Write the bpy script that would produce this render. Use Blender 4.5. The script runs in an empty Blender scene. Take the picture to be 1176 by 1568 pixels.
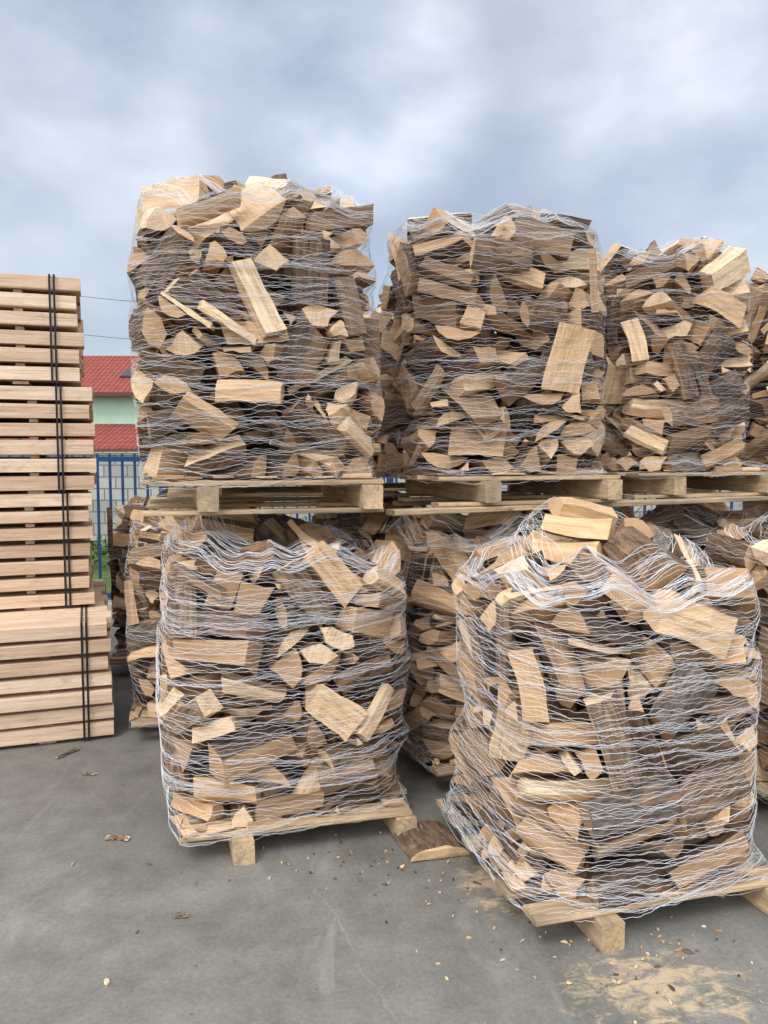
import bpy, math, random, time
import numpy as np
from mathutils import Vector, Matrix
T0=time.time()
R=random.Random(7)
sc=bpy.context.scene
sc.view_settings.view_transform='Standard'
try: sc.view_settings.look='None'
except: pass
sc.view_settings.exposure=0

# ------------------------------------------------------------------ materials
def new_mat(name):
    m=bpy.data.materials.new(name); m.use_nodes=True
    nt=m.node_tree; nt.nodes.clear()
    out=nt.nodes.new('ShaderNodeOutputMaterial')
    b=nt.nodes.new('ShaderNodeBsdfPrincipled')
    nt.links.new(b.outputs[0],out.inputs[0])
    b.inputs['Specular IOR Level'].default_value=0.25
    return m,nt,b
def N(nt,t,**k):
    n=nt.nodes.new(t)
    for a,v in k.items(): setattr(n,a,v)
    return n
def ramp(nt,fac,stops):
    r=N(nt,'ShaderNodeValToRGB'); e=r.color_ramp.elements
    while len(e)<len(stops): e.new(0.5)
    for i,(p,c) in enumerate(stops):
        e[i].position=p; e[i].color=(*c,1)
    nt.links.new(fac,r.inputs[0]); return r.outputs[0]
def noise(nt,vec,scale,detail=4,rough=.55,dist=0):
    n=N(nt,'ShaderNodeTexNoise'); n.inputs['Scale'].default_value=scale
    n.inputs['Detail'].default_value=detail; n.inputs['Roughness'].default_value=rough
    n.inputs['Distortion'].default_value=dist
    if vec is not None: nt.links.new(vec,n.inputs['Vector'])
    return n.outputs['Fac']
def mapping(nt,vec,scale,loc=(0,0,0)):
    m=N(nt,'ShaderNodeMapping'); m.inputs['Scale'].default_value=scale
    m.inputs['Location'].default_value=loc
    nt.links.new(vec,m.inputs['Vector']); return m.outputs[0]
def mix(nt,fac,a,b,mode='MIX'):
    m=N(nt,'ShaderNodeMix',data_type='RGBA',blend_type=mode)
    for s,v in ((0,fac),(6,a),(7,b)):
        if hasattr(v,'is_output'): nt.links.new(v,m.inputs[s])
        elif s==0: m.inputs[0].default_value=v
        else: m.inputs[s].default_value=(*v,1)
    return m.outputs[2]
def math_(nt,op,a,b=None,clamp=False):
    m=N(nt,'ShaderNodeMath',operation=op,use_clamp=clamp)
    for i,v in enumerate((a,b)):
        if v is None: continue
        if hasattr(v,'is_output'): nt.links.new(v,m.inputs[i])
        else: m.inputs[i].default_value=v
    return m.outputs[0]
def bump(nt,b,h,strength=.4,dist=.005):
    n=N(nt,'ShaderNodeBump'); n.inputs['Strength'].default_value=strength
    n.inputs['Distance'].default_value=dist
    nt.links.new(h,n.inputs['Height']); nt.links.new(n.outputs[0],b.inputs['Normal'])
def attr(nt,name,out):
    a=N(nt,'ShaderNodeAttribute',attribute_name=name); return a.outputs[out]

def wood_mat(name,stops,grainscale=(3,55,55),contrast=(.3,.68),lowc=(.52,.43,.34),dirt=0.,crack=.6):
    m,nt,b=new_mat(name); mid=stops[1][1]
    lc=attr(nt,'lc','Vector'); tone=attr(nt,'tone','Fac')
    g=noise(nt,mapping(nt,lc,grainscale),1.0,6,.7,.5)
    base=ramp(nt,tone,stops)
    gr=ramp(nt,g,[(contrast[0],lowc),(.48,(.93,.90,.86)),(contrast[1],(1.1,1.1,1.1))])
    c=mix(nt,1.0,base,gr,'MULTIPLY')
    big=noise(nt,mapping(nt,lc,(5,12,12)),1.0,4,.6)
    c=mix(nt,ramp(nt,big,[(.46,(0,0,0)),(.72,(.5,.5,.5))]),c,mix(nt,1.,base,(.72,.66,.60),'MULTIPLY'))
    d2=noise(nt,mapping(nt,lc,(9,22,22),(3,1,7)),1.0,5,.7,.5)
    c=mix(nt,ramp(nt,d2,[(.56,(0,0,0)),(.78,(.6+dirt,)*3)]),c,tuple(x*.42 for x in mid))
    ck=noise(nt,mapping(nt,lc,(2.2,75,75),(1,8,2)),1.0,2,.5,.3)
    c=mix(nt,ramp(nt,math_(nt,'ABSOLUTE',math_(nt,'SUBTRACT',ck,.36)),[(0,(crack,)*3),(.02,(0,0,0))]),c,tuple(x*.3 for x in mid))
    if dirt>0:
        d3=noise(nt,mapping(nt,lc,(2,7,7),(9,4,1)),1.0,5,.6)
        c=mix(nt,ramp(nt,d3,[(.42,(0,0,0)),(.62,(dirt,dirt,dirt))]),c,(.23,.19,.14))
    nt.links.new(c,b.inputs['Base Color'])
    b.inputs['Roughness'].default_value=.85
    bump(nt,b,g,.9,.009)
    return m
M_split=wood_mat('split_wood',[(0,(.93,.73,.49)),(.3,(.78,.54,.32)),(.55,(.54,.345,.19)),(.75,(.37,.26,.175)),(1,(.20,.13,.08))])
M_board=wood_mat('sawn_board',[(0,(.82,.65,.49)),(.5,(.68,.50,.36)),(1,(.45,.31,.22))],(1.5,40,40),lowc=(.66,.58,.5),crack=.25)
M_pallet=wood_mat('pallet_wood',[(0,(.66,.49,.30)),(.5,(.48,.35,.215)),(1,(.28,.21,.15))],(2,45,45),dirt=.7)
M_end,nt,b=new_mat('end_grain')
lc=attr(nt,'lc','Vector'); tone=attr(nt,'tone','Fac')
sep=N(nt,'ShaderNodeSeparateXYZ'); nt.links.new(lc,sep.inputs[0])
r2=math_(nt,'ADD',math_(nt,'MULTIPLY',sep.outputs[1],sep.outputs[1]),math_(nt,'MULTIPLY',sep.outputs[2],sep.outputs[2]))
rr=math_(nt,'SQRT',r2)
rn=math_(nt,'ADD',math_(nt,'MULTIPLY',rr,600.),math_(nt,'MULTIPLY',noise(nt,lc,14,3),7.))
rings=math_(nt,'SINE',rn)
base=ramp(nt,tone,[(0,(.88,.66,.42)),(.3,(.70,.46,.26)),(.6,(.46,.29,.16)),(1,(.25,.155,.09))])
c=mix(nt,math_(nt,'MULTIPLY',math_(nt,'ADD',rings,1.),.15),base,(.36,.2,.1))
st=noise(nt,mapping(nt,lc,(1,14,160)),1,3)
c=mix(nt,ramp(nt,st,[(.42,(0,0,0)),(.7,(.55,.55,.55))]),c,(.42,.27,.15))
wd=noise(nt,mapping(nt,lc,(1,11,11),(4,4,4)),1,4,.65)
c=mix(nt,ramp(nt,wd,[(.50,(0,0,0)),(.70,(.65,.65,.65))]),c,(.25,.18,.125))
nt.links.new(c,b.inputs['Base Color']); b.inputs['Roughness'].default_value=.85
bump(nt,b,st,.5,.005)
M_bark,nt,b=new_mat('bark')
lc=attr(nt,'lc','Vector'); tone=attr(nt,'tone','Fac')
g=noise(nt,mapping(nt,lc,(12,55,55)),1,6,.7,.6)
base=ramp(nt,tone,[(0,(.31,.225,.16)),(.35,(.20,.14,.10)),(.7,(.14,.105,.08)),(1,(.25,.22,.19))])
c=mix(nt,1.,base,ramp(nt,g,[(.32,(.22,.20,.18)),(.5,(.9,.85,.8)),(.72,(1.7,1.5,1.34))]),'MULTIPLY')
pt=noise(nt,mapping(nt,lc,(7,14,14)),1,3)
c=mix(nt,ramp(nt,pt,[(.60,(0,0,0)),(.67,(.8,.8,.8))]),c,(.42,.25,.13))
nt.links.new(c,b.inputs['Base Color']); b.inputs['Roughness'].default_value=.9
bump(nt,b,g,1.,.025)
M_net,nt,b=new_mat('net_plastic')
b.inputs['Base Color'].default_value=(.86,.87,.90,1); b.inputs['Roughness'].default_value=.3
b.inputs['Specular IOR Level'].default_value=.5
def flat(name,col,rough=.6,metal=0,var=.15,scale=8):
    m,nt,b=new_mat(name)
    tc=N(nt,'ShaderNodeTexCoord')
    n=noise(nt,tc.outputs['Object'],scale,4)
    c=mix(nt,ramp(nt,n,[(.3,(0,0,0)),(.7,(1,1,1))]),tuple(x*(1-var) for x in col),tuple(min(1,x*(1+var)) for x in col))
    nt.links.new(c,b.inputs['Base Color']); b.inputs['Roughness'].default_value=rough
    b.inputs['Metallic'].default_value=metal
    return m
M_strap=flat('strap_black',(.015,.015,.018),.4)

# ------------------------------------------------------------------ builder
class Builder:
    def __init__(s): s.v=[];s.f=[];s.m=[];s.lc=[];s.t=[];s.n=0
    def add(s,verts,faces,mats,lc,tone,M=None):
        verts=np.asarray(verts,float); lc=np.asarray(lc,float)
        if M is not None:
            M=np.array(M); verts=verts@M[:3,:3].T+M[:3,3]
        s.v.append(verts); s.lc.append(lc); s.t.append(np.full(len(verts),tone))
        n=s.n
        s.f+= [tuple(i+n for i in f) for f in faces]; s.m+=list(mats); s.n+=len(verts)
    def obj(s,name,materials,parent=None):
        me=bpy.data.meshes.new(name)
        V=np.concatenate(s.v)
        me.from_pydata(V.tolist(),[],s.f); 
        for m in materials: me.materials.append(m)
        me.polygons.foreach_set('material_index',np.array(s.m,dtype=np.int32))
        a=me.attributes.new('lc','FLOAT_VECTOR','POINT'); a.data.foreach_set('vector',np.concatenate(s.lc).astype(np.float32).ravel())
        a=me.attributes.new('tone','FLOAT','POINT'); a.data.foreach_set('value',np.concatenate(s.t).astype(np.float32))
        me.update()
        o=bpy.data.objects.new(name,me); sc.collection.objects.link(o)
        if parent: o.parent=parent
        return o

def prism(sec,emats,L,segs,jit,rng,endmat=1,skew=.0,taper=0.):
    sec=np.array(sec,float); n=len(sec); V=[]
    k1,k2=rng.uniform(-skew,skew),rng.uniform(-skew,skew)
    m1,m2=rng.uniform(-skew,skew),rng.uniform(-skew,skew)
    ph=rng.uniform(0,6); c=sec.mean(0)
    for i in range(segs+1):
        t=i/segs
        s=1-taper*t
        p=c+(sec-c)*s
        w=jit*2.0*math.sin(ph+t*4)
        for q in p:
            x=(t-.5)*L+(k1*(1-t)+k2*t)*(q[0]-c[0])+(m1*(1-t)+m2*t)*(q[1]-c[1])
            V.append((x,q[0]+rng.uniform(-jit,jit)+w,q[1]+rng.uniform(-jit,jit)))
    F=[];Mx=[]
    for i in range(segs):
        for k in range(n):
            a=i*n+k;b=i*n+(k+1)%n
            F.append((a,b,b+n,a+n)); Mx.append(emats[k])
    F.append(tuple(range(n-1,-1,-1))); Mx.append(endmat)
    F.append(tuple(segs*n+k for k in range(n))); Mx.append(endmat)
    return np.array(V),F,Mx

def refine(sec,mats,rng,amp=.007,minlen=.05):
    S=[];M=[]
    n=len(sec)
    for i in range(n):
        a=sec[i];b=sec[(i+1)%n]; L=math.hypot(b[0]-a[0],b[1]-a[1])
        S.append(a);M.append(mats[i])
        if mats[i]==0 and L>minlen:
            k=2 if L>.1 else 1
            nx,ny=(b[1]-a[1])/L,-(b[0]-a[0])/L
            for j in range(1,k+1):
                t=j/(k+1)+rng.uniform(-.08,.08); d=rng.uniform(-amp,amp)
                S.append((a[0]+(b[0]-a[0])*t+nx*d,a[1]+(b[1]-a[1])*t+ny*d)); M.append(mats[i])
    return S,M
def make_piece(rng):
    t=rng.random(); L=rng.uniform(.23,.33)
    if t<.42:
        Rr=rng.uniform(.09,.155); a=math.radians(rng.uniform(48,100))
        n=4; sec=[(0,0)]; mats=[0]
        sec.append((Rr*math.cos(-a/2),Rr*math.sin(-a/2)))
        for i in range(1,n+1):
            th=-a/2+a*i/n; q=Rr*rng.uniform(.93,1.05); sec.append((q*math.cos(th),q*math.sin(th))); mats.append(2)
        mats.append(0)
        if rng.random()<.55:
            cut=rng.uniform(.2,.5)
            p1=(sec[1][0]*cut,sec[1][1]*cut); p2=(sec[-1][0]*cut*rng.uniform(.7,1.2),sec[-1][1]*cut)
            sec=[p1]+sec[1:]+[p2]; mats=mats+[0]
    elif t<.60:
        Rr=rng.uniform(.10,.15); h=rng.uniform(.4,.75)*Rr; a=2*math.acos(1-h/Rr*.999)
        n=5; sec=[];mats=[]
        for i in range(n+1):
            th=-a/2+a*i/n; q=Rr*rng.uniform(.96,1.03); sec.append((q*math.cos(th),q*math.sin(th))); mats.append(2)
        mats[-1]=0
    elif t<.83:
        w=rng.uniform(.08,.17);h=rng.uniform(.05,.10)
        q=lambda:rng.uniform(-.02,.02)
        sec=[(-w/2+q(),-h/2+q()),(w/2+q(),-h/2+q()),(w/2+q(),h/2+q()),(-w/2+q(),h/2+q())]
        mats=[0,0,0,0]
        if rng.random()<.8: mats[rng.choice([0,1,2])]=2
        sec=[(x+.06,y+.05) for x,y in sec]
    elif t<.92:
        w=rng.uniform(.06,.15);h=rng.uniform(.018,.04)
        q=lambda:rng.uniform(-.007,.007)
        sec=[(-w/2+q(),-h/2+q()),(w/2+q(),-h/2+q()),(w/2+q(),h/2+q()),(-w/2+q(),h/2+q())]
        mats=[0,0,0,0]
        if rng.random()<.5: mats[0]=2
    else:
        w=rng.uniform(.025,.055)
        sec=[(-w/2,-w/2),(w/2,-w*.3),(0.2*w,w*.6)]; mats=[0,2,0]
    sec,mats=refine(sec,mats,rng)
    V,F,Mx=prism(sec,mats,L,5,.0032,rng,1,.24,rng.uniform(0,.30))
    c=V.mean(0); lc=V.copy(); V=V-c
    return V,F,Mx,lc

# ------------------------------------------------------------------ rigid-body packing of the firewood
VAR=[make_piece(R) for _ in range(70)]
var_me=[]
for i,(V,F,Mx,lc) in enumerate(VAR):
    me=bpy.data.meshes.new('v%d'%i); me.from_pydata(V.tolist(),[],F); me.update(); var_me.append(me)
W=.97
SIMN=345
def simulate():
    bpy.ops.rigidbody.world_add()
    rw=sc.rigidbody_world
    rw.substeps_per_frame=8; rw.solver_iterations=10
    col=bpy.data.collections.new('sim'); sc.collection.children.link(col)
    rw.collection=col
    rw.point_cache.frame_start=1; rw.point_cache.frame_end=150
    pas=[];act=[]
    def wall(cx,cy,cz,sx,sy,sz,rz=0):
        me=bpy.data.meshes.new('w')
        v=[(x*sx/2,y*sy/2,z*sz/2) for x in(-1,1) for y in(-1,1) for z in(-1,1)]
        f=[(0,1,3,2),(4,6,7,5),(0,4,5,1),(2,3,7,6),(0,2,6,4),(1,5,7,3)]
        me.from_pydata(v,[],f); o=bpy.data.objects.new('w',me); o.location=(cx,cy,cz); o.rotation_euler=(0,0,rz)
        sc.collection.objects.link(o); pas.append(o)
    for s in range(2):
        ox=s*4.
        wall(ox,0,-.25,2.4,2.4,.5)
        for dx,dy in((1,0),(-1,0),(0,1),(0,-1)):
            wall(ox+dx*(W/2+.25),dy*(W/2+.25),6,.5 if dx else 2,.5 if dy else 2,12)
        for k in range(4):
            a=math.pi/4+k*math.pi/2; d=W/2*1.414-.13+.15
            wall(ox+d*math.cos(a),d*math.sin(a),6,.3,.6,12,a)
        for i in range(SIMN):
            k=R.randrange(len(VAR)); o=bpy.data.objects.new('p',var_me[k]); o['k']=k;o['s']=s
            layer=i//6; c=i%6
            sw=layer%2
            x,y=((-.23 if c%2 else .23)+R.uniform(-.03,.03),(-.29,0,.29)[c//2]+R.uniform(-.02,.02))
            if sw: x,y=y,x
            o.location=(ox+x,y,.2+layer*.18)
            yaw=R.uniform(0,3.14)
            o.rotation_euler=(R.uniform(0,6.28),R.uniform(-1.2,1.2),yaw)
            sc.collection.objects.link(o); act.append(o)
    vl=bpy.context.view_layer; vl.update()
    def addall(L,typ):
        bpy.ops.object.select_all(action='DESELECT')
        for o in L: o.select_set(True)
        vl.objects.active=L[0]
        bpy.ops.rigidbody.objects_add(type=typ)
    addall(pas,'PASSIVE')
    for o in pas: o.rigid_body.collision_shape='BOX'; o.rigid_body.friction=.5
    addall(act,'ACTIVE')
    for o in act:
        rb=o.rigid_body; rb.collision_shape='CONVEX_HULL'; rb.friction=.85; rb.restitution=0.
        rb.use_margin=True; rb.collision_margin=.001; rb.linear_damping=.08; rb.angular_damping=.3; rb.mass=2
    for f in range(1,118): sc.frame_set(f)
    dg=bpy.context.evaluated_depsgraph_get()
    res=[[],[]]
    for o in act:
        M=np.array(o.evaluated_get(dg).matrix_world)
        s=o['s']; M[0,3]-=4.*s
        if abs(M[0,3])<W/2+.02 and abs(M[1,3])<W/2+.02 and -.01<M[2,3]<2.2: res[s].append((o['k'],M))
    bpy.ops.rigidbody.world_remove()
    for o in act+pas: bpy.data.objects.remove(o,do_unlink=True)
    bpy.data.collections.remove(col)
    sc.frame_set(1)
    return res
SIM=simulate()
print('sim time',time.time()-T0)

# ------------------------------------------------------------------ pallets
def board(B,cx,cy,cz,L,w,h,axis='x',mat=0,tone=None,rng=R,ch=.004,yaw=0,jit=.0012,endmat=1):
    sec=[(-w/2+ch,-h/2),(w/2-ch,-h/2),(w/2,-h/2+ch),(w/2,h/2-ch),(w/2-ch,h/2),(-w/2+ch,h/2),(-w/2,h/2-ch),(-w/2,-h/2+ch)]
    V,F,Mx=prism(sec,[mat]*8,L,4,jit,rng,endmat,.01)
    lc=V+np.array([rng.uniform(0,30),rng.uniform(0,5),rng.uniform(0,5)])
    a=yaw+(math.pi/2 if axis=='y' else 0)
    M=Matrix.Translation((cx,cy,cz))@Matrix.Rotation(a,4,'Z')
    B.add(V,F,Mx,lc,rng.random()*.8 if tone is None else tone,M)
def make_pallet(parent,rng,bottom=False,w=1.02,d=.99):
    B=Builder()
    h0=0.02 if bottom else 0.0
    for x in (-.24,.43):
        board(B,x*w,-.03,h0+.05,d+.03,.085,.10,'y',rng=rng,tone=rng.uniform(.0,.4))
    for i in range(6):
        y=-d/2+.05+i*(d-.10)/5
        board(B,rng.uniform(-.02,.02),y,h0+.10+.011,w+rng.uniform(-.06,.03),rng.uniform(.09,.125),.02,'x',rng=rng,yaw=rng.uniform(-.04,.04),jit=.002)
    if bottom:
        for y in(-d/2+.06,0,d/2-.08):
            board(B,.0,y,.01,w*.98,.09,.019,'x',rng=rng,tone=.1)
    return B.obj('pallet_boards',[M_pallet,M_pallet],parent), h0+.122

# ------------------------------------------------------------------ stacks
def wob(rng,n=4,fmin=1,fmax=6):
    P=[(rng.randint(fmin,fmax),rng.uniform(0,6.28),rng.uniform(.4,1)) for _ in range(n)]
    return lambda th:sum(a*np.sin(f*th+p) for f,p,a in P)/n
def firewood(x,y,z,yaw,sim,rot,height,seed,bottom=False,netdens=1.,W2=1.0,D2=1.0,lean=(0,0),bulge=.085):
    rng=random.Random(seed)
    e=bpy.data.objects.new('firewood_pallet',None); sc.collection.objects.link(e)
    e.location=(x,y,z); e.rotation_euler=(0,0,math.radians(yaw)); e.empty_display_size=.2
    _,ph=make_pallet(e,rng,bottom)
    B=Builder(); A=math.radians(90*rot); Rz=np.array(Matrix.Rotation(A,4,'Z'))
    p1,p2,p3=[rng.uniform(0,6.28) for _ in range(3)]
    for k,M in SIM[sim]:
        V,F,Mx,lc=VAR[k]
        rr=math.hypot(M[0,3],M[1,3])
        zmax=(V@M[:3,:3].T)[:,2].max()+M[2,3]
        if zmax>height+.05-.20*(rr/.5)**2+rng.uniform(-.03,.04): continue
        M=Rz@M.copy(); zz=M[2,3]; th=math.atan2(M[1,3],M[0,3])
        hz=min(1,max(0,zz/height))
        s=.97+bulge*math.sin(math.pi*hz)**.8+.022*math.sin(zz*5+p1)+.025*math.sin(2*th+p2+zz*2)+rng.uniform(-.02,.035)
        if hz>.75: s-=.08*(hz-.75)/.25
        M[0,3]*=s*W2; M[1,3]*=s*D2
        M[0,3]+=lean[0]*zz; M[1,3]+=lean[1]*zz
        M[2,3]+=ph+.004
        tn=rng.random(); tn=tn**1.15*.78 if rng.random()<.80 else rng.uniform(.6,1)
        B.add(V,F,Mx,lc+np.array([rng.uniform(0,60),0,0]),tn,M)
    for i in range(10):
        V,F,Mx,lc=VAR[rng.randrange(len(VAR))]
        sx=rng.choice((0,1))
        M=Matrix.Translation((rng.uniform(-.45,.45),-.46+rng.uniform(-.02,.02),ph+.012) if sx else (-.47,rng.uniform(-.45,.45),ph+.012))@Matrix.Rotation(rng.uniform(-.4,.4)+(0 if sx else 1.57),4,'Z')@Matrix.Diagonal((rng.uniform(.3,.7),.35,.18,1))
        B.add(V,F,Mx,lc+np.array([rng.uniform(0,60),0,0]),rng.uniform(0,.7),M)
    o=B.obj('split_logs',[M_split,M_end,M_bark],e)
    P=np.concatenate(B.v)
    top=P[:,2].max()
    phi=np.linspace(0,2*np.pi,64,endpoint=False); th=np.linspace(0,2*np.pi,120,endpoint=False)
    nrm=np.stack([np.cos(phi),np.sin(phi)],1)
    dth=(th[:,None]-phi[None,:]+np.pi)%(2*np.pi)-np.pi
    cosd=np.cos(dth); ok=cosd>.25
    deck=np.array([(sx*.48,sy*.47,zz) for sx in(-1,1) for sy in(-1,1) for zz in(ph-.03,ph)])
    zlev=np.arange(ph-.04,top+.001,.04)
    RT=[]
    for zl in zlev:
        if zl<ph+.02: pts=np.concatenate([P[np.abs(P[:,2]-zl)<.07],deck])
        else: pts=P[np.abs(P[:,2]-zl)<.04]
        if len(pts)<12: RT.append(RT[-1]*.9); continue
        h=(pts[:,:2]@nrm.T).max(0)
        RT.append(np.where(ok,h[None,:]/np.maximum(cosd,.25),9).min(1))
    RT=np.array(RT); RS=RT.copy()
    RS[1:-1]=np.maximum(RT[1:-1]*.975,(RT[:-2]+RT[1:-1]*2+RT[2:])/4)
    RT=RS+.002
    def rad(tt,zz):
        ti=(tt%(2*np.pi))/(2*np.pi)*120; i0=np.floor(ti).astype(int)%120; i1=(i0+1)%120; ft=ti-np.floor(ti)
        zi=np.clip((zz-zlev[0])/.04,0,len(zlev)-1.001); k0=zi.astype(int); fz=zi-k0
        a=RT[k0,i0]*(1-ft)+RT[k0,i1]*ft; b_=RT[k0+1,i0]*(1-ft)+RT[k0+1,i1]*ft
        return a*(1-fz)+b_*fz
    NV=[];NF=[];base=0
    up=np.array([0,0,1.])
    def strand(X,Y,Z,rs):
        nonlocal base
        P_=np.stack([X,Y,Z],1); n=len(P_)
        out=np.stack([X,Y,np.zeros(n)],1); out/=np.maximum(1e-6,np.linalg.norm(out,axis=1))[:,None]
        V=np.stack([P_+out*(math.cos(a)*rs)+up*(math.sin(a)*rs) for a in (0,2.094,4.189)],1).reshape(-1,3); NV.append(V)
        i=np.arange(n); j=(i+1)%n
        for a in range(3):
            b2=(a+1)%3
            NF.append(np.stack([i*3+a,i*3+b2,j*3+b2,j*3+a],1)+base)
        base+=3*n
    nseg=240
    tt=np.linspace(0,2*np.pi,nseg,endpoint=False)
    ztop=ph+height-.10
    hm=P[P[:,2]>top-.6]
    H=np.full((27,27),-1.)
    ix=np.clip(((hm[:,0]+.65)/.05).round().astype(int),0,26); iy=np.clip(((hm[:,1]+.65)/.05).round().astype(int),0,26)
    np.maximum.at(H,(ix,iy),hm[:,2])
    H[H<0]=ztop-.12
    H2=H.copy()
    for _ in range(2):
        Hm=H2.copy()
        for a in(-1,0,1):
            for b2 in(-1,0,1): Hm=np.maximum(Hm,np.roll(np.roll(H2,a,0),b2,1)-.03*(abs(a)+abs(b2)))
        H2=Hm
    def hat(X,Y):
        jx=np.clip((X+.65)/.05,0,25.99);jy=np.clip((Y+.65)/.05,0,25.99);a0=jx.astype(int);b0=jy.astype(int);fx=jx-a0;fy=jy-b0
        return (H2[a0,b0]*(1-fx)+H2[a0+1,b0]*fx)*(1-fy)+(H2[a0,b0+1]*(1-fx)+H2[a0+1,b0+1]*fx)*fy
    rt=rad(tt,np.full(nseg,ztop-.12)); HT=hat(rt*.86*np.cos(tt),rt*.86*np.sin(tt))
    for _ in range(3): HT=(np.roll(HT,1)+HT+np.roll(HT,-1))/3
    zc=ph-.02
    while zc<ztop:
        w1=wob(rng,5,1,9); w2=wob(rng,3,8,22)
        nb=1
        if rng.random()<.10*min(1,netdens): nb=rng.randint(4,7)
        for q in range(nb):
            f=rng.choice((52,60,70)); pz=rng.uniform(0,6)
            zz=zc+w1(tt)*.045+w2(tt)*.010
            if nb>1: zz=zz+q*.0022*(1+wob(rng,2,1,4)(tt)*2)
            envl=.5+.5*np.clip(wob(rng,3,1,6)(tt)*2,-1,1)
            zz=zz+np.sin(tt*f+pz)*(.0008+.0028*envl)
            zz=np.maximum(zz,ph-.035)
            zz=np.minimum(zz,HT-.02+.02*math.sin(pz))
            r=rad(tt,zz)+rng.uniform(0,.003)
            strand(r*np.cos(tt),r*np.sin(tt),zz,rng.uniform(.00042,.00078)*(.75 if nb>1 else 1))
        zc+=rng.uniform(.005,.023)/netdens if rng.random()>.15 else .003
    for i in range(int(44*min(netdens,1.1))):
        k=1-.55*rng.random()**1.4
        w1=wob(rng,4,1,5)
        kk=np.clip(k+w1(tt)*.14,.2,.985)
        r=rt*kk
        X=r*np.cos(tt);Y=r*np.sin(tt)
        kq=np.minimum(kk,.88)/kk
        Z=hat(X*kq,Y*kq)+.002+np.sin(tt*60+i)*.0015-np.clip(kk-.88,0,1)*.5
        for _ in range(3): Z=np.maximum(Z,(np.roll(Z,1)+Z+np.roll(Z,-1))/3)
        strand(X,Y,Z,rng.uniform(.00045,.0009))
    me=bpy.data.meshes.new('stretch_net')
    V=np.concatenate(NV);F=np.concatenate(NF)
    me.vertices.add(len(V)); me.vertices.foreach_set('co',V.astype(np.float32).ravel())
    me.loops.add(len(F)*4); me.loops.foreach_set('vertex_index',F.astype(np.int32).ravel())
    me.polygons.add(len(F)); me.polygons.foreach_set('loop_start',np.arange(0,len(F)*4,4,dtype=np.int32))
    me.update(calc_edges=True); me.validate()
    me.materials.append(M_net)
    n=bpy.data.objects.new('stretch_net',me); sc.collection.objects.link(n); n.parent=e
    return e
UZ=1.385
firewood(-.48,3.73,0,17,0,0,1.25,1,W2=1.05,netdens=1.3)
firewood(.84,3.165,0,16,1,1,1.28,2,W2=1.03,bulge=.09,netdens=1.3)
firewood(.54,4.42,0,22,0,1,1.25,3,W2=1.07,netdens=.7)
firewood(1.80,5.08,0,22,1,0,1.25,4,netdens=.4)
firewood(3.0,5.72,0,22,0,3,1.25,5,netdens=.4)
firewood(2.14,3.82,0,14,0,2,1.27,6,netdens=.6)
firewood(-1.06,5.05,0,14,1,3,1.27,7,netdens=.6)
firewood(-1.62,6.42,0,14,0,2,1.27,8,netdens=.4)
firewood(.02,5.80,0,18,1,2,1.25,13,netdens=.25,W2=1.05)
firewood(1.25,6.45,0,18,0,2,1.25,15,netdens=.25)
firewood(-.60,3.86,UZ,14,1,2,1.36,9,True,W2=1.08,netdens=1.2)
firewood(.56,4.44,UZ,20,0,3,1.39,10,True,W2=1.10,netdens=1.1)
firewood(1.66,5.10,UZ,22,1,1,1.40,11,True,W2=.90,netdens=.9)
firewood(2.80,5.70,UZ,22,0,1,1.36,12,True,netdens=.7)
firewood(.0,5.80,UZ,18,0,0,1.10,14,True,netdens=.25,W2=1.05)
firewood(1.25,6.45,UZ,18,1,0,1.10,16,True,netdens=.25)
firewood(-.84,5.12,UZ,14,0,1,1.05,17,True,netdens=.3)
print('stacks',time.time()-T0)

B=Builder()
yw=math.atan2(1.5,2.9)
board(B,1.45,4.40,1.372,3.2,.09,.024,'x',yaw=yw,tone=.05)
board(B,1.25,4.9,1.368,2.6,.09,.022,'x',yaw=yw-.05,tone=.2)
B.obj('wooden_batten',[M_pallet,M_pallet])

# ------------------------------------------------------------------ lumber stack
lum=bpy.data.objects.new('lumber_stack',None); sc.collection.objects.link(lum)
lum.location=(-1.555,4.58,0); lum.rotation_euler=(0,0,math.radians(20))
B=Builder(); S=Builder()
def pack(z0,n,pitch,th,xr,y0,L=3.2,D=1.1,strapx=-.10):
    for i in range(n):
        z=z0+.02+th/2+i*pitch
        k=0; y=y0
        while y<y0+D-.05:
            w=R.uniform(.17,.20)
            dx=R.uniform(-.035,.012)
            dy=R.uniform(-.008,.010) if k==0 else 0
            board(B,xr-L/2+dx,y+w/2+dy,z+R.uniform(-.002,.002),L,w,th*R.uniform(.90,1.02),'x',jit=.0025,ch=.003,tone=min(1,max(0,R.gauss(.35,.28))),yaw=R.uniform(-.002,.002))
            y+=w+.006; k+=1
        for sx in (-.35,-1.3,-2.2,-3.0):
            if i<n-1: board(B,xr+sx,y0+D/2,z+pitch/2,D*.93,.05,max(.004,pitch-th-.003),'y',tone=.7,ch=.001)
    for sx in (-.35,-1.3,-2.2,-3.0):
        board(B,xr+sx,y0+D/2,z0+.010,D*.95,.09,.019,'y',tone=.6,ch=.002)
    zt=z0+.02+(n-1)*pitch+th
    for sx in (strapx,strapx-.025,-1.5,-2.6):
        x=xr+sx
        for (ya,yb,za,zb) in((y0-.014,y0-.012,z0+.008,zt+.006),(y0-.014,y0+D+.06,zt+.004,zt+.006),(y0+D+.058,y0+D+.06,z0+.01,zt+.006)):
            v=[(x+a*.006,ya if b<0 else yb,za if c<0 else zb) for a in(-1,1) for b in(-1,1) for c in(-1,1)]
            f=[(0,1,3,2),(4,6,7,5),(0,4,5,1),(2,3,7,6),(0,2,6,4),(1,5,7,3)]
            S.add(v,f,[0]*6,v,0.)
    return zt
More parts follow.
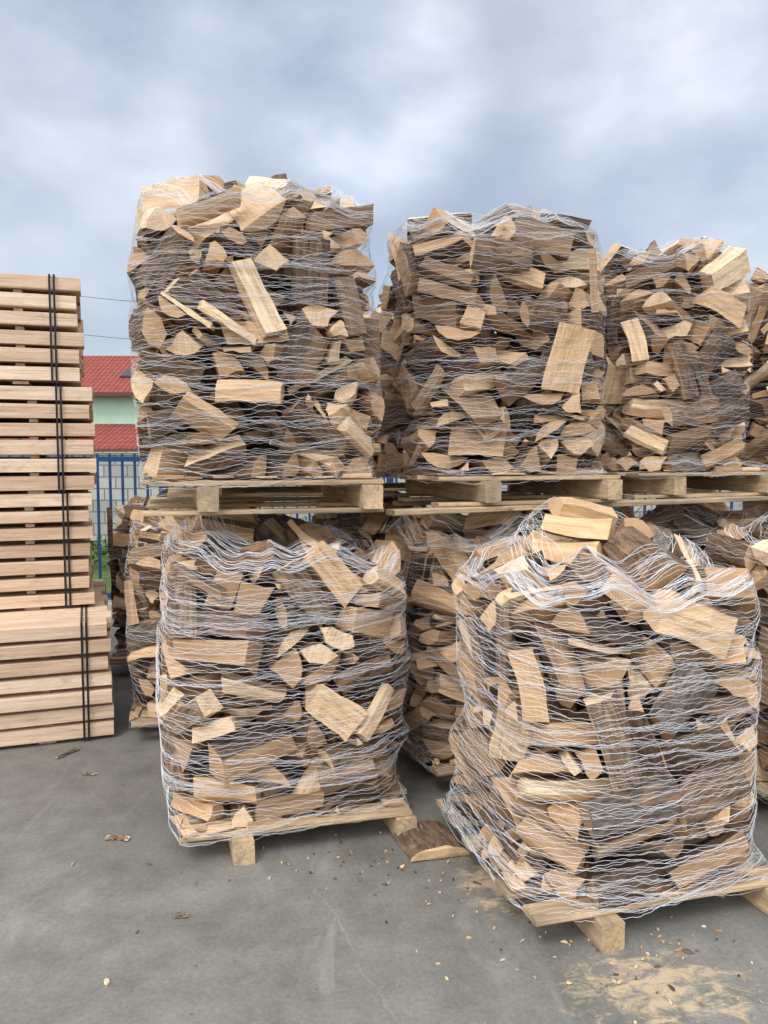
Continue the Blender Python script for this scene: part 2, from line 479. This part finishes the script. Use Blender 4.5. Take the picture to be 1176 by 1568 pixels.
z=pack(0,7,.097,.077,.0,.0,D=1.7,strapx=-.13)
z=pack(z,7,.102,.077,-.09,.50,strapx=-.13)
z=pack(z,6,.109,.085,-.05,.50,strapx=-.19)
z=pack(z+.008,6,.108,.084,-.11,.50,strapx=-.15)
B.obj('sawn_boards',[M_board,M_board],lum)
S.obj('straps',[M_strap],lum)

# ------------------------------------------------------------------ ground
def sheet(name,x0,x1,y0,y1,z,mat):
    me=bpy.data.meshes.new(name); me.from_pydata([(x0,y0,z),(x1,y0,z),(x1,y1,z),(x0,y1,z)],[],[(0,1,2,3)])
    me.materials.append(mat); o=bpy.data.objects.new(name,me); sc.collection.objects.link(o); return o
M_con,nt,b=new_mat('concrete')
tc=N(nt,'ShaderNodeTexCoord').outputs['Object']
n1=noise(nt,tc,1.3,6,.6,.4); n2=noise(nt,tc,60,4,.7); n3=noise(nt,tc,6,5,.65)
c=ramp(nt,n1,[(.3,(.155,.148,.128)),(.5,(.195,.187,.164)),(.7,(.235,.225,.198))])
c=mix(nt,1.,c,ramp(nt,n3,[(.3,(.78,.78,.78)),(.7,(1.12,1.12,1.12))]),'MULTIPLY')
c=mix(nt,1.,c,ramp(nt,n2,[(.25,(.74,.74,.74)),(.7,(1.12,1.12,1.12))]),'MULTIPLY')
sc1=noise(nt,mapping(nt,tc,(2.5,.8,1)),1.5,8,.7,1.2)
c=mix(nt,ramp(nt,sc1,[(.56,(0,0,0)),(.72,(.45,.45,.45))]),c,(.32,.305,.275))
vo=N(nt,'ShaderNodeTexVoronoi'); vo.inputs['Scale'].default_value=9; nt.links.new(tc,vo.inputs['Vector'])
c=mix(nt,ramp(nt,vo.outputs['Distance'],[(.03,(.7,.7,.7)),(.06,(0,0,0))]),c,(.07,.06,.05))
sepx=N(nt,'ShaderNodeSeparateXYZ'); nt.links.new(tc,sepx.inputs[0])
cr=math_(nt,'ABSOLUTE',math_(nt,'ADD',math_(nt,'ADD',math_(nt,'MULTIPLY',sepx.outputs[0],1.0),math_(nt,'MULTIPLY',sepx.outputs[1],.42)),math_(nt,'ADD',math_(nt,'MULTIPLY',noise(nt,tc,3,5),.22),-.98-.11)))
crm=math_(nt,'MULTIPLY',ramp(nt,cr,[(.0,(.5,.5,.5)),(.005,(0,0,0))]),ramp(nt,n3,[(.4,(0,0,0)),(.6,(1,1,1))]))
c=mix(nt,crm,c,(.36,.35,.33))
def blob(cx,cy,sx,sy):
    dx=math_(nt,'DIVIDE',math_(nt,'SUBTRACT',sepx.outputs[0],cx),sx); dy=math_(nt,'DIVIDE',math_(nt,'SUBTRACT',sepx.outputs[1],cy),sy)
    d=math_(nt,'ADD',math_(nt,'MULTIPLY',dx,dx),math_(nt,'MULTIPLY',dy,dy)); return math_(nt,'SUBTRACT',1.,d,True)
bl=math_(nt,'MAXIMUM',math_(nt,'MAXIMUM',blob(.85,2.40,.70,.42),blob(.45,3.0,.4,.5)),math_(nt,'MULTIPLY',blob(-.6,3.1,.6,.4),.55))
sd=math_(nt,'MULTIPLY',bl,noise(nt,mapping(nt,tc,(1.0,1.6,1)),11,8,.75,.6))
fine=noise(nt,tc,170,3,.6)
sdc=mix(nt,fine,(.36,.26,.15),(.72,.56,.36))
c=mix(nt,ramp(nt,sd,[(.42,(0,0,0)),(.54,(.8,.8,.8))]),c,sdc)
nt.links.new(c,b.inputs['Base Color']); 
rg=ramp(nt,n1,[(.3,(.5,.5,.5)),(.7,(.8,.8,.8))]); nt.links.new(rg,b.inputs['Roughness'])
bump(nt,b,math_(nt,'ADD',n2,math_(nt,'MULTIPLY',n3,.8)),.25,.004)
sheet('concrete_yard',-30,30,-14,8.6,0.0,M_con)
M_grass,nt,b=new_mat('grass')
tc=N(nt,'ShaderNodeTexCoord').outputs['Object']
c=ramp(nt,noise(nt,tc,4,8,.7),[(.3,(.035,.06,.018)),(.55,(.08,.12,.035)),(.75,(.16,.17,.07))])
nt.links.new(c,b.inputs['Base Color']); b.inputs['Roughness'].default_value=.9
sheet('ground',-600,600,-300,900,-.006,M_grass)

B=Builder(); rg=random.Random(5)
for i in range(230):
    a=rg.random()
    if a<.55: x,y=rg.gauss(.85,.4),rg.gauss(2.58,.2)
    elif a<.88: x,y=rg.gauss(0,.35),rg.gauss(3.15,.13)
    else: x,y=rg.uniform(-2.2,2.5),rg.uniform(1.5,4.5)
    s=rg.uniform(.002,.006)*(1.0 if rg.random()<.96 else 2.2)
    n=rg.randint(4,6); pts=[(s*rg.uniform(.6,1.5)*math.cos(q*6.283/n)*1.8,s*rg.uniform(.5,1.2)*math.sin(q*6.283/n)) for q in range(n)]
    V=[(p[0],p[1],rg.uniform(0,.002)) for p in pts]+[(p[0]*.9,p[1]*.9,.002+rg.uniform(0,.006)) for p in pts]
    F=[tuple(range(n,2*n))]+[(q,(q+1)%n,n+(q+1)%n,n+q) for q in range(n)]
    m=0 if rg.random()<(.75 if a<.55 else .4) else 1
    M=Matrix.Translation((x,y,.001))@Matrix.Rotation(rg.uniform(0,6.28),4,'Z')
    B.add(V,F,[m]*len(F),np.array(V)+rg.uniform(0,9),rg.uniform(.1,.8) if m==0 else rg.random(),M)
B.obj('wood_chips',[M_split,M_bark])
def slab(name,x,y,yaw,L,w,h,tone,tilt=0,rag=.015):
    B=Builder(); sec=[];n=9
    for i in range(n+1):
        t=math.pi*i/n; sec.append((w/2*math.cos(t),h*math.sin(t)*rg.uniform(.94,1.04)))
    V,F,Mx=prism(sec,[2]*n+[0],L,8,.003,rg,1,.15)
    for q in range(len(V)):
        if q<n+1 or q>=len(V)-n-1: V[q,0]+=rg.uniform(-rag,rag)
    V[:,2]-=V[:,2].min()
    M=Matrix.Translation((x,y,.002))@Matrix.Rotation(math.radians(yaw),4,'Z')@Matrix.Rotation(tilt,4,'X')
    B.add(V,F,Mx,V,tone,M); return B.obj(name,[M_split,M_end,M_bark])
slab('bark_slab',.19,3.30,-72,.24,.25,.055,.25,rag=.008)
slab('bark_fragment',-1.13,3.36,-8,.08,.035,.012,.0)
slab('bark_fragment',-1.72,4.33,60,.13,.02,.01,.9)
slab('bark_fragment',-1.50,4.05,10,.05,.02,.008,.0)
slab('bark_fragment',-.72,2.78,20,.04,.025,.008,.0)

# ------------------------------------------------------------------ fence, wall, hedge, house
def boxes(name,L,mats,parent=None):
    V=[];F=[];Mi=[]
    for (x0,x1,y0,y1,z0,z1,m) in L:
        n=len(V); V+=[(x,y,z) for x in(x0,x1) for y in(y0,y1) for z in(z0,z1)]
        F+=[tuple(n+i for i in f) for f in [(0,1,3,2),(4,6,7,5),(0,4,5,1),(2,3,7,6),(0,2,6,4),(1,5,7,3)]]; Mi+=[m]*6
    me=bpy.data.meshes.new(name); me.from_pydata(V,[],F)
    for m in mats: me.materials.append(m)
    me.polygons.foreach_set('material_index',np.array(Mi,dtype=np.int32)); me.update()
    o=bpy.data.objects.new(name,me); sc.collection.objects.link(o)
    if parent: o.parent=parent
    return o
M_blue=flat('blue_paint',(.02,.06,.17),.45)
L=[]
fy=8.2
for i in range(-70,90):
    x=i*.125
    L.append((x-.011,x+.011,fy-.011,fy+.011,.12,1.62,0))
for i in range(-4,6):
    x=i*2.25+.06; L.append((x-.035,x+.035,fy-.05,fy+.02,0,1.72,0))
L.append((-9,11.3,fy-.018,fy+.018,1.54,1.59,0)); L.append((-9,11.3,fy-.018,fy+.018,.16,.21,0))
boxes('metal_fence',L,[M_blue])
M_kerb=flat('kerb_concrete',(.42,.41,.39),.8,0,.2,3)
boxes('fence_kerb',[(-9,11.3,fy-.09,fy+.14,-.02,.11,0)],[M_kerb])
M_blk,nt,b=new_mat('block_masonry')
tc=N(nt,'ShaderNodeTexCoord').outputs['Object']
mp=N(nt,'ShaderNodeMapping'); mp.inputs['Rotation'].default_value=(math.radians(90),0,0); nt.links.new(tc,mp.inputs[0])
br=N(nt,'ShaderNodeTexBrick'); br.inputs['Scale'].default_value=1; br.inputs['Brick Width'].default_value=.4; br.inputs['Row Height'].default_value=.2
br.inputs['Mortar Size'].default_value=.012; br.inputs['Color1'].default_value=(.42,.41,.38,1); br.inputs['Color2'].default_value=(.30,.30,.28,1); br.inputs['Mortar'].default_value=(.16,.16,.15,1)
nt.links.new(mp.outputs[0],br.inputs[0]); nt.links.new(br.outputs[0],b.inputs['Base Color']); b.inputs['Roughness'].default_value=.9
boxes('block_wall',[(-16,14,14,14.2,-.01,1.58,0),(-16.02,14.02,13.97,14.23,1.58,1.63,0)],[M_blk])
M_leaf=flat('leaf',(.07,.12,.03),.6,0,.5,5)
rg=random.Random(9); V=[];F=[]
for i in range(9000):
    x=rg.uniform(-9,9); c=round(x/.8)*.8; hh=.45+.25*math.sin(c*2.3)+.1*math.sin(c*7)
    z=rg.random()**.6*hh; y=11.5+rg.gauss(0,.28)*(1-.4*z); x=c+rg.gauss(0,.3)
    s=rg.uniform(.02,.05); d1=Vector((rg.gauss(0,1),rg.gauss(0,1),rg.gauss(0,1))).normalized(); d2=d1.orthogonal().normalized()
    n=len(V); p=Vector((x,y,z+.03))
    V+=[tuple(p-d1*s),tuple(p+d2*s*.5),tuple(p+d1*s),tuple(p-d2*s*.5)]; F.append((n,n+1,n+2,n+3))
me=bpy.data.meshes.new('hedge'); me.from_pydata(V,[],F); me.materials.append(M_leaf); o=bpy.data.objects.new('hedge',me); sc.collection.objects.link(o)
M_green=flat('green_render',(.42,.62,.48),.85,0,.06,1)
M_glass=flat('window_glass',(.04,.05,.06),.1)
M_white=flat('white_frame',(.75,.75,.74),.5)
M_gut=flat('gutter_brown',(.10,.05,.04),.5)
M_roof,nt,b=new_mat('clay_tiles')
tc=N(nt,'ShaderNodeTexCoord').outputs['Object']
sx=N(nt,'ShaderNodeSeparateXYZ'); nt.links.new(tc,sx.inputs[0])
wv=math_(nt,'SINE',math_(nt,'MULTIPLY',sx.outputs[0],6.283/.24)); 
wz=math_(nt,'FRACT',math_(nt,'MULTIPLY',sx.outputs[2],1/.20))
c=ramp(nt,noise(nt,tc,3,5),[(.3,(.24,.05,.04)),(.7,(.36,.085,.06))])
c=mix(nt,1.,c,ramp(nt,wz,[(0,(.45,.45,.45)),(.25,(1,1,1))]),'MULTIPLY')
c=mix(nt,1.,c,ramp(nt,math_(nt,'MULTIPLY',math_(nt,'ADD',wv,1.),.5),[(0,(.6,.6,.6)),(.5,(1,1,1))]),'MULTIPLY')
nt.links.new(c,b.inputs['Base Color']); b.inputs['Roughness'].default_value=.7
bump(nt,b,wv,.5,.05)
hs=bpy.data.objects.new('house',None); sc.collection.objects.link(hs); hs.location=(-16.5,40,0)
boxes('walls',[(-7,7,0,9,0,4.7,0)],[M_green],hs)
def slope(name,x0,x1,y0,z0,y1,z1,th,mat,side=1):
    me=bpy.data.meshes.new(name)
    v=[(x0,y0,z0),(x1,y0,z0),(x1,y1,z1),(x0,y1,z1)]; v+=[(a,bb,cc-th) for a,bb,cc in v]
    me.from_pydata(v,[],[(0,1,2,3),(7,6,5,4),(0,4,5,1),(1,5,6,2),(2,6,7,3),(3,7,4,0)]); me.materials.append(mat)
    o=bpy.data.objects.new(name,me); sc.collection.objects.link(o); o.parent=hs
slope('roof_front',-7.5,7.5,-.6,4.45,4.5,6.75,.15,M_roof)
slope('roof_back',-7.5,7.5,9.6,4.45,4.5,6.75,.15,M_roof)
slope('lower_roof',-7.3,7.3,-4.2,1.75,-.02,2.95,.12,M_roof)
me=bpy.data.meshes.new('gables'); me.from_pydata([(-6.99,0,4.7),(-6.99,9,4.7),(-6.99,4.5,6.6),(6.99,0,4.7),(6.99,9,4.7),(6.99,4.5,6.6)],[],[(0,1,2),(3,5,4)]); me.materials.append(M_green); o=bpy.data.objects.new('gables',me); sc.collection.objects.link(o); o.parent=hs
boxes('gutter',[(-7.5,7.5,-.75,-.61,4.25,4.4,0),(-7.3,7.3,-4.35,-4.21,1.58,1.7,0)],[M_gut],hs)
boxes('annex_walls',[(-7,7,-3.9,-.02,0,1.75,0)],[M_green],hs)
W_=[]
for x in(-5.5,-2.5,.5,5.6):
    W_+=[(x-.5,x+.5,-.03,.02,3.2,4.1,1),(x-.43,x-.03,-.045,-.031,3.27,4.03,0),(x+.03,x+.43,-.045,-.031,3.27,4.03,0)]
    W_+=[(x-.5,x+.5,-3.93,-3.88,.8,1.55,1),(x-.43,x+.43,-3.945,-3.931,.87,1.48,0)]
boxes('windows',W_,[M_glass,M_white],hs)
sk=boxes('skylight',[(-.42,.42,-.5,.5,.0,.09,1),(-.34,.34,-.42,.42,.09,.10,0)],[M_glass,M_gut],hs)
ang=math.atan2(2.3,5.1); sk.rotation_euler=(ang,0,0)
yy=1.7; sk.location=(3.7,yy,4.45+(yy+.6)*2.3/5.1)
boxes('chimney',[(-3.2,-2.6,4.0,4.6,6.2,7.6,0)],[M_gut],hs)
def cable(name,a,b_,sag,r,mat,parent=None):
    cu=bpy.data.curves.new(name,'CURVE'); cu.dimensions='3D'; sp=cu.splines.new('POLY'); sp.points.add(24)
    for i in range(25):
        t=i/24; sp.points[i].co=(a[0]+(b_[0]-a[0])*t,a[1]+(b_[1]-a[1])*t,a[2]+(b_[2]-a[2])*t-sag*4*t*(1-t),1)
    cu.bevel_depth=r; cu.materials.append(mat); o=bpy.data.objects.new(name,cu); sc.collection.objects.link(o)
    if parent: o.parent=parent
pl=bpy.data.objects.new('power_line',None); sc.collection.objects.link(pl)
M_pole=flat('pole_timber',(.16,.12,.09),.8)
for (x,y) in((-11.2,25),(-2.9,25)):
    boxes('pole',[(x-.1,x+.1,y-.1,y+.1,0,6.75,0),(x-.5,x+.5,y-.06,y+.06,6.3,6.4,0)],[M_pole],pl)
cable('cable_1',(-11.2,25,6.6),(-2.9,25,6.1),.25,.007,M_strap,pl)
cable('cable_2',(-11.2,25,5.45),(-2.9,25,5.0),.25,.007,M_strap,pl)

# ------------------------------------------------------------------ world
w=bpy.data.worlds.new("World"); sc.world=w; w.use_nodes=True; nt=w.node_tree; nt.nodes.clear()
out=N(nt,'ShaderNodeOutputWorld')
EL,AZ=math.radians(52),math.radians(205)
sky=N(nt,'ShaderNodeTexSky',sky_type='NISHITA'); sky.sun_disc=False; sky.sun_elevation=EL; sky.sun_rotation=AZ
bg1=N(nt,'ShaderNodeBackground'); bg1.inputs[1].default_value=.05; nt.links.new(sky.outputs[0],bg1.inputs[0])
tc=N(nt,'ShaderNodeTexCoord').outputs['Generated']
mp=mapping(nt,tc,(1,1,1.7),(5.35,3.7,.1))
a=noise(nt,mp,2.2,3,.45,.0); b2=noise(nt,mp,5.0,5,.5,.0)
f=math_(nt,'ADD',math_(nt,'MULTIPLY',a,.65),math_(nt,'MULTIPLY',b2,.35))
cl=ramp(nt,f,[(.36,(.33,.38,.475)),(.45,(.41,.45,.53)),(.52,(.49,.52,.585)),(.62,(.66,.68,.72))])
def spot(d,lo,hi,amt):
    d=Vector(d).normalized()
    vm=N(nt,'ShaderNodeVectorMath',operation='DOT_PRODUCT'); nt.links.new(tc,vm.inputs[0]); vm.inputs[1].default_value=d
    mr=N(nt,'ShaderNodeMapRange',interpolation_type='SMOOTHSTEP'); nt.links.new(vm.outputs['Value'],mr.inputs[0])
    mr.inputs[1].default_value=lo; mr.inputs[2].default_value=hi; mr.inputs[3].default_value=0; mr.inputs[4].default_value=amt
    return mr.outputs[0]
nz=math_(nt,'MULTIPLY',math_(nt,'POWER',b2,2.),4.)
sp=math_(nt,'MULTIPLY',spot((-.015,.925,.385),.988,1.0,.26),nz)
sp=math_(nt,'ADD',sp,math_(nt,'MULTIPLY',spot((.45,1.04,.52),.965,1.0,.17),nz))
sp=math_(nt,'ADD',sp,math_(nt,'MULTIPLY',spot((-.36,1.04,.55),.965,1.0,.15),nz))
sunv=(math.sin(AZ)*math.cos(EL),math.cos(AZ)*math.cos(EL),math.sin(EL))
sp=math_(nt,'ADD',sp,spot(sunv,.1,1.0,1.9))  # broad sky glow behind the camera, unseen, added to brighten the wood
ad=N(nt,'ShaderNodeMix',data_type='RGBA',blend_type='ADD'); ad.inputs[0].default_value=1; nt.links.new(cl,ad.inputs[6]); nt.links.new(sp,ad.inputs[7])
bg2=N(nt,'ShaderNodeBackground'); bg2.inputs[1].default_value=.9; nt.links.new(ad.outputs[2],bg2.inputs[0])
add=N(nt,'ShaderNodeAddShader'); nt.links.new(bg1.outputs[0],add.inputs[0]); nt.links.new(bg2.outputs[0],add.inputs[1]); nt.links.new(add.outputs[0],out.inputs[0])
sl=bpy.data.lights.new('sun','SUN'); sl.energy=1.4; sl.angle=math.radians(18); sl.color=(1,.97,.93)
so=bpy.data.objects.new('sun',sl); sc.collection.objects.link(so)
so.rotation_euler=Vector(sunv).to_track_quat('Z','Y').to_euler()

cd=bpy.data.cameras.new('camera'); co=bpy.data.objects.new('camera',cd); sc.collection.objects.link(co)
cd.sensor_fit='VERTICAL'; cd.sensor_height=36; cd.lens=1250/1568*36; cd.clip_end=2000; cd.clip_start=.05
co.location=(0,0,1.65); co.rotation_euler=(math.radians(90-4.3),0,0)
sc.camera=co
print('done',time.time()-T0)
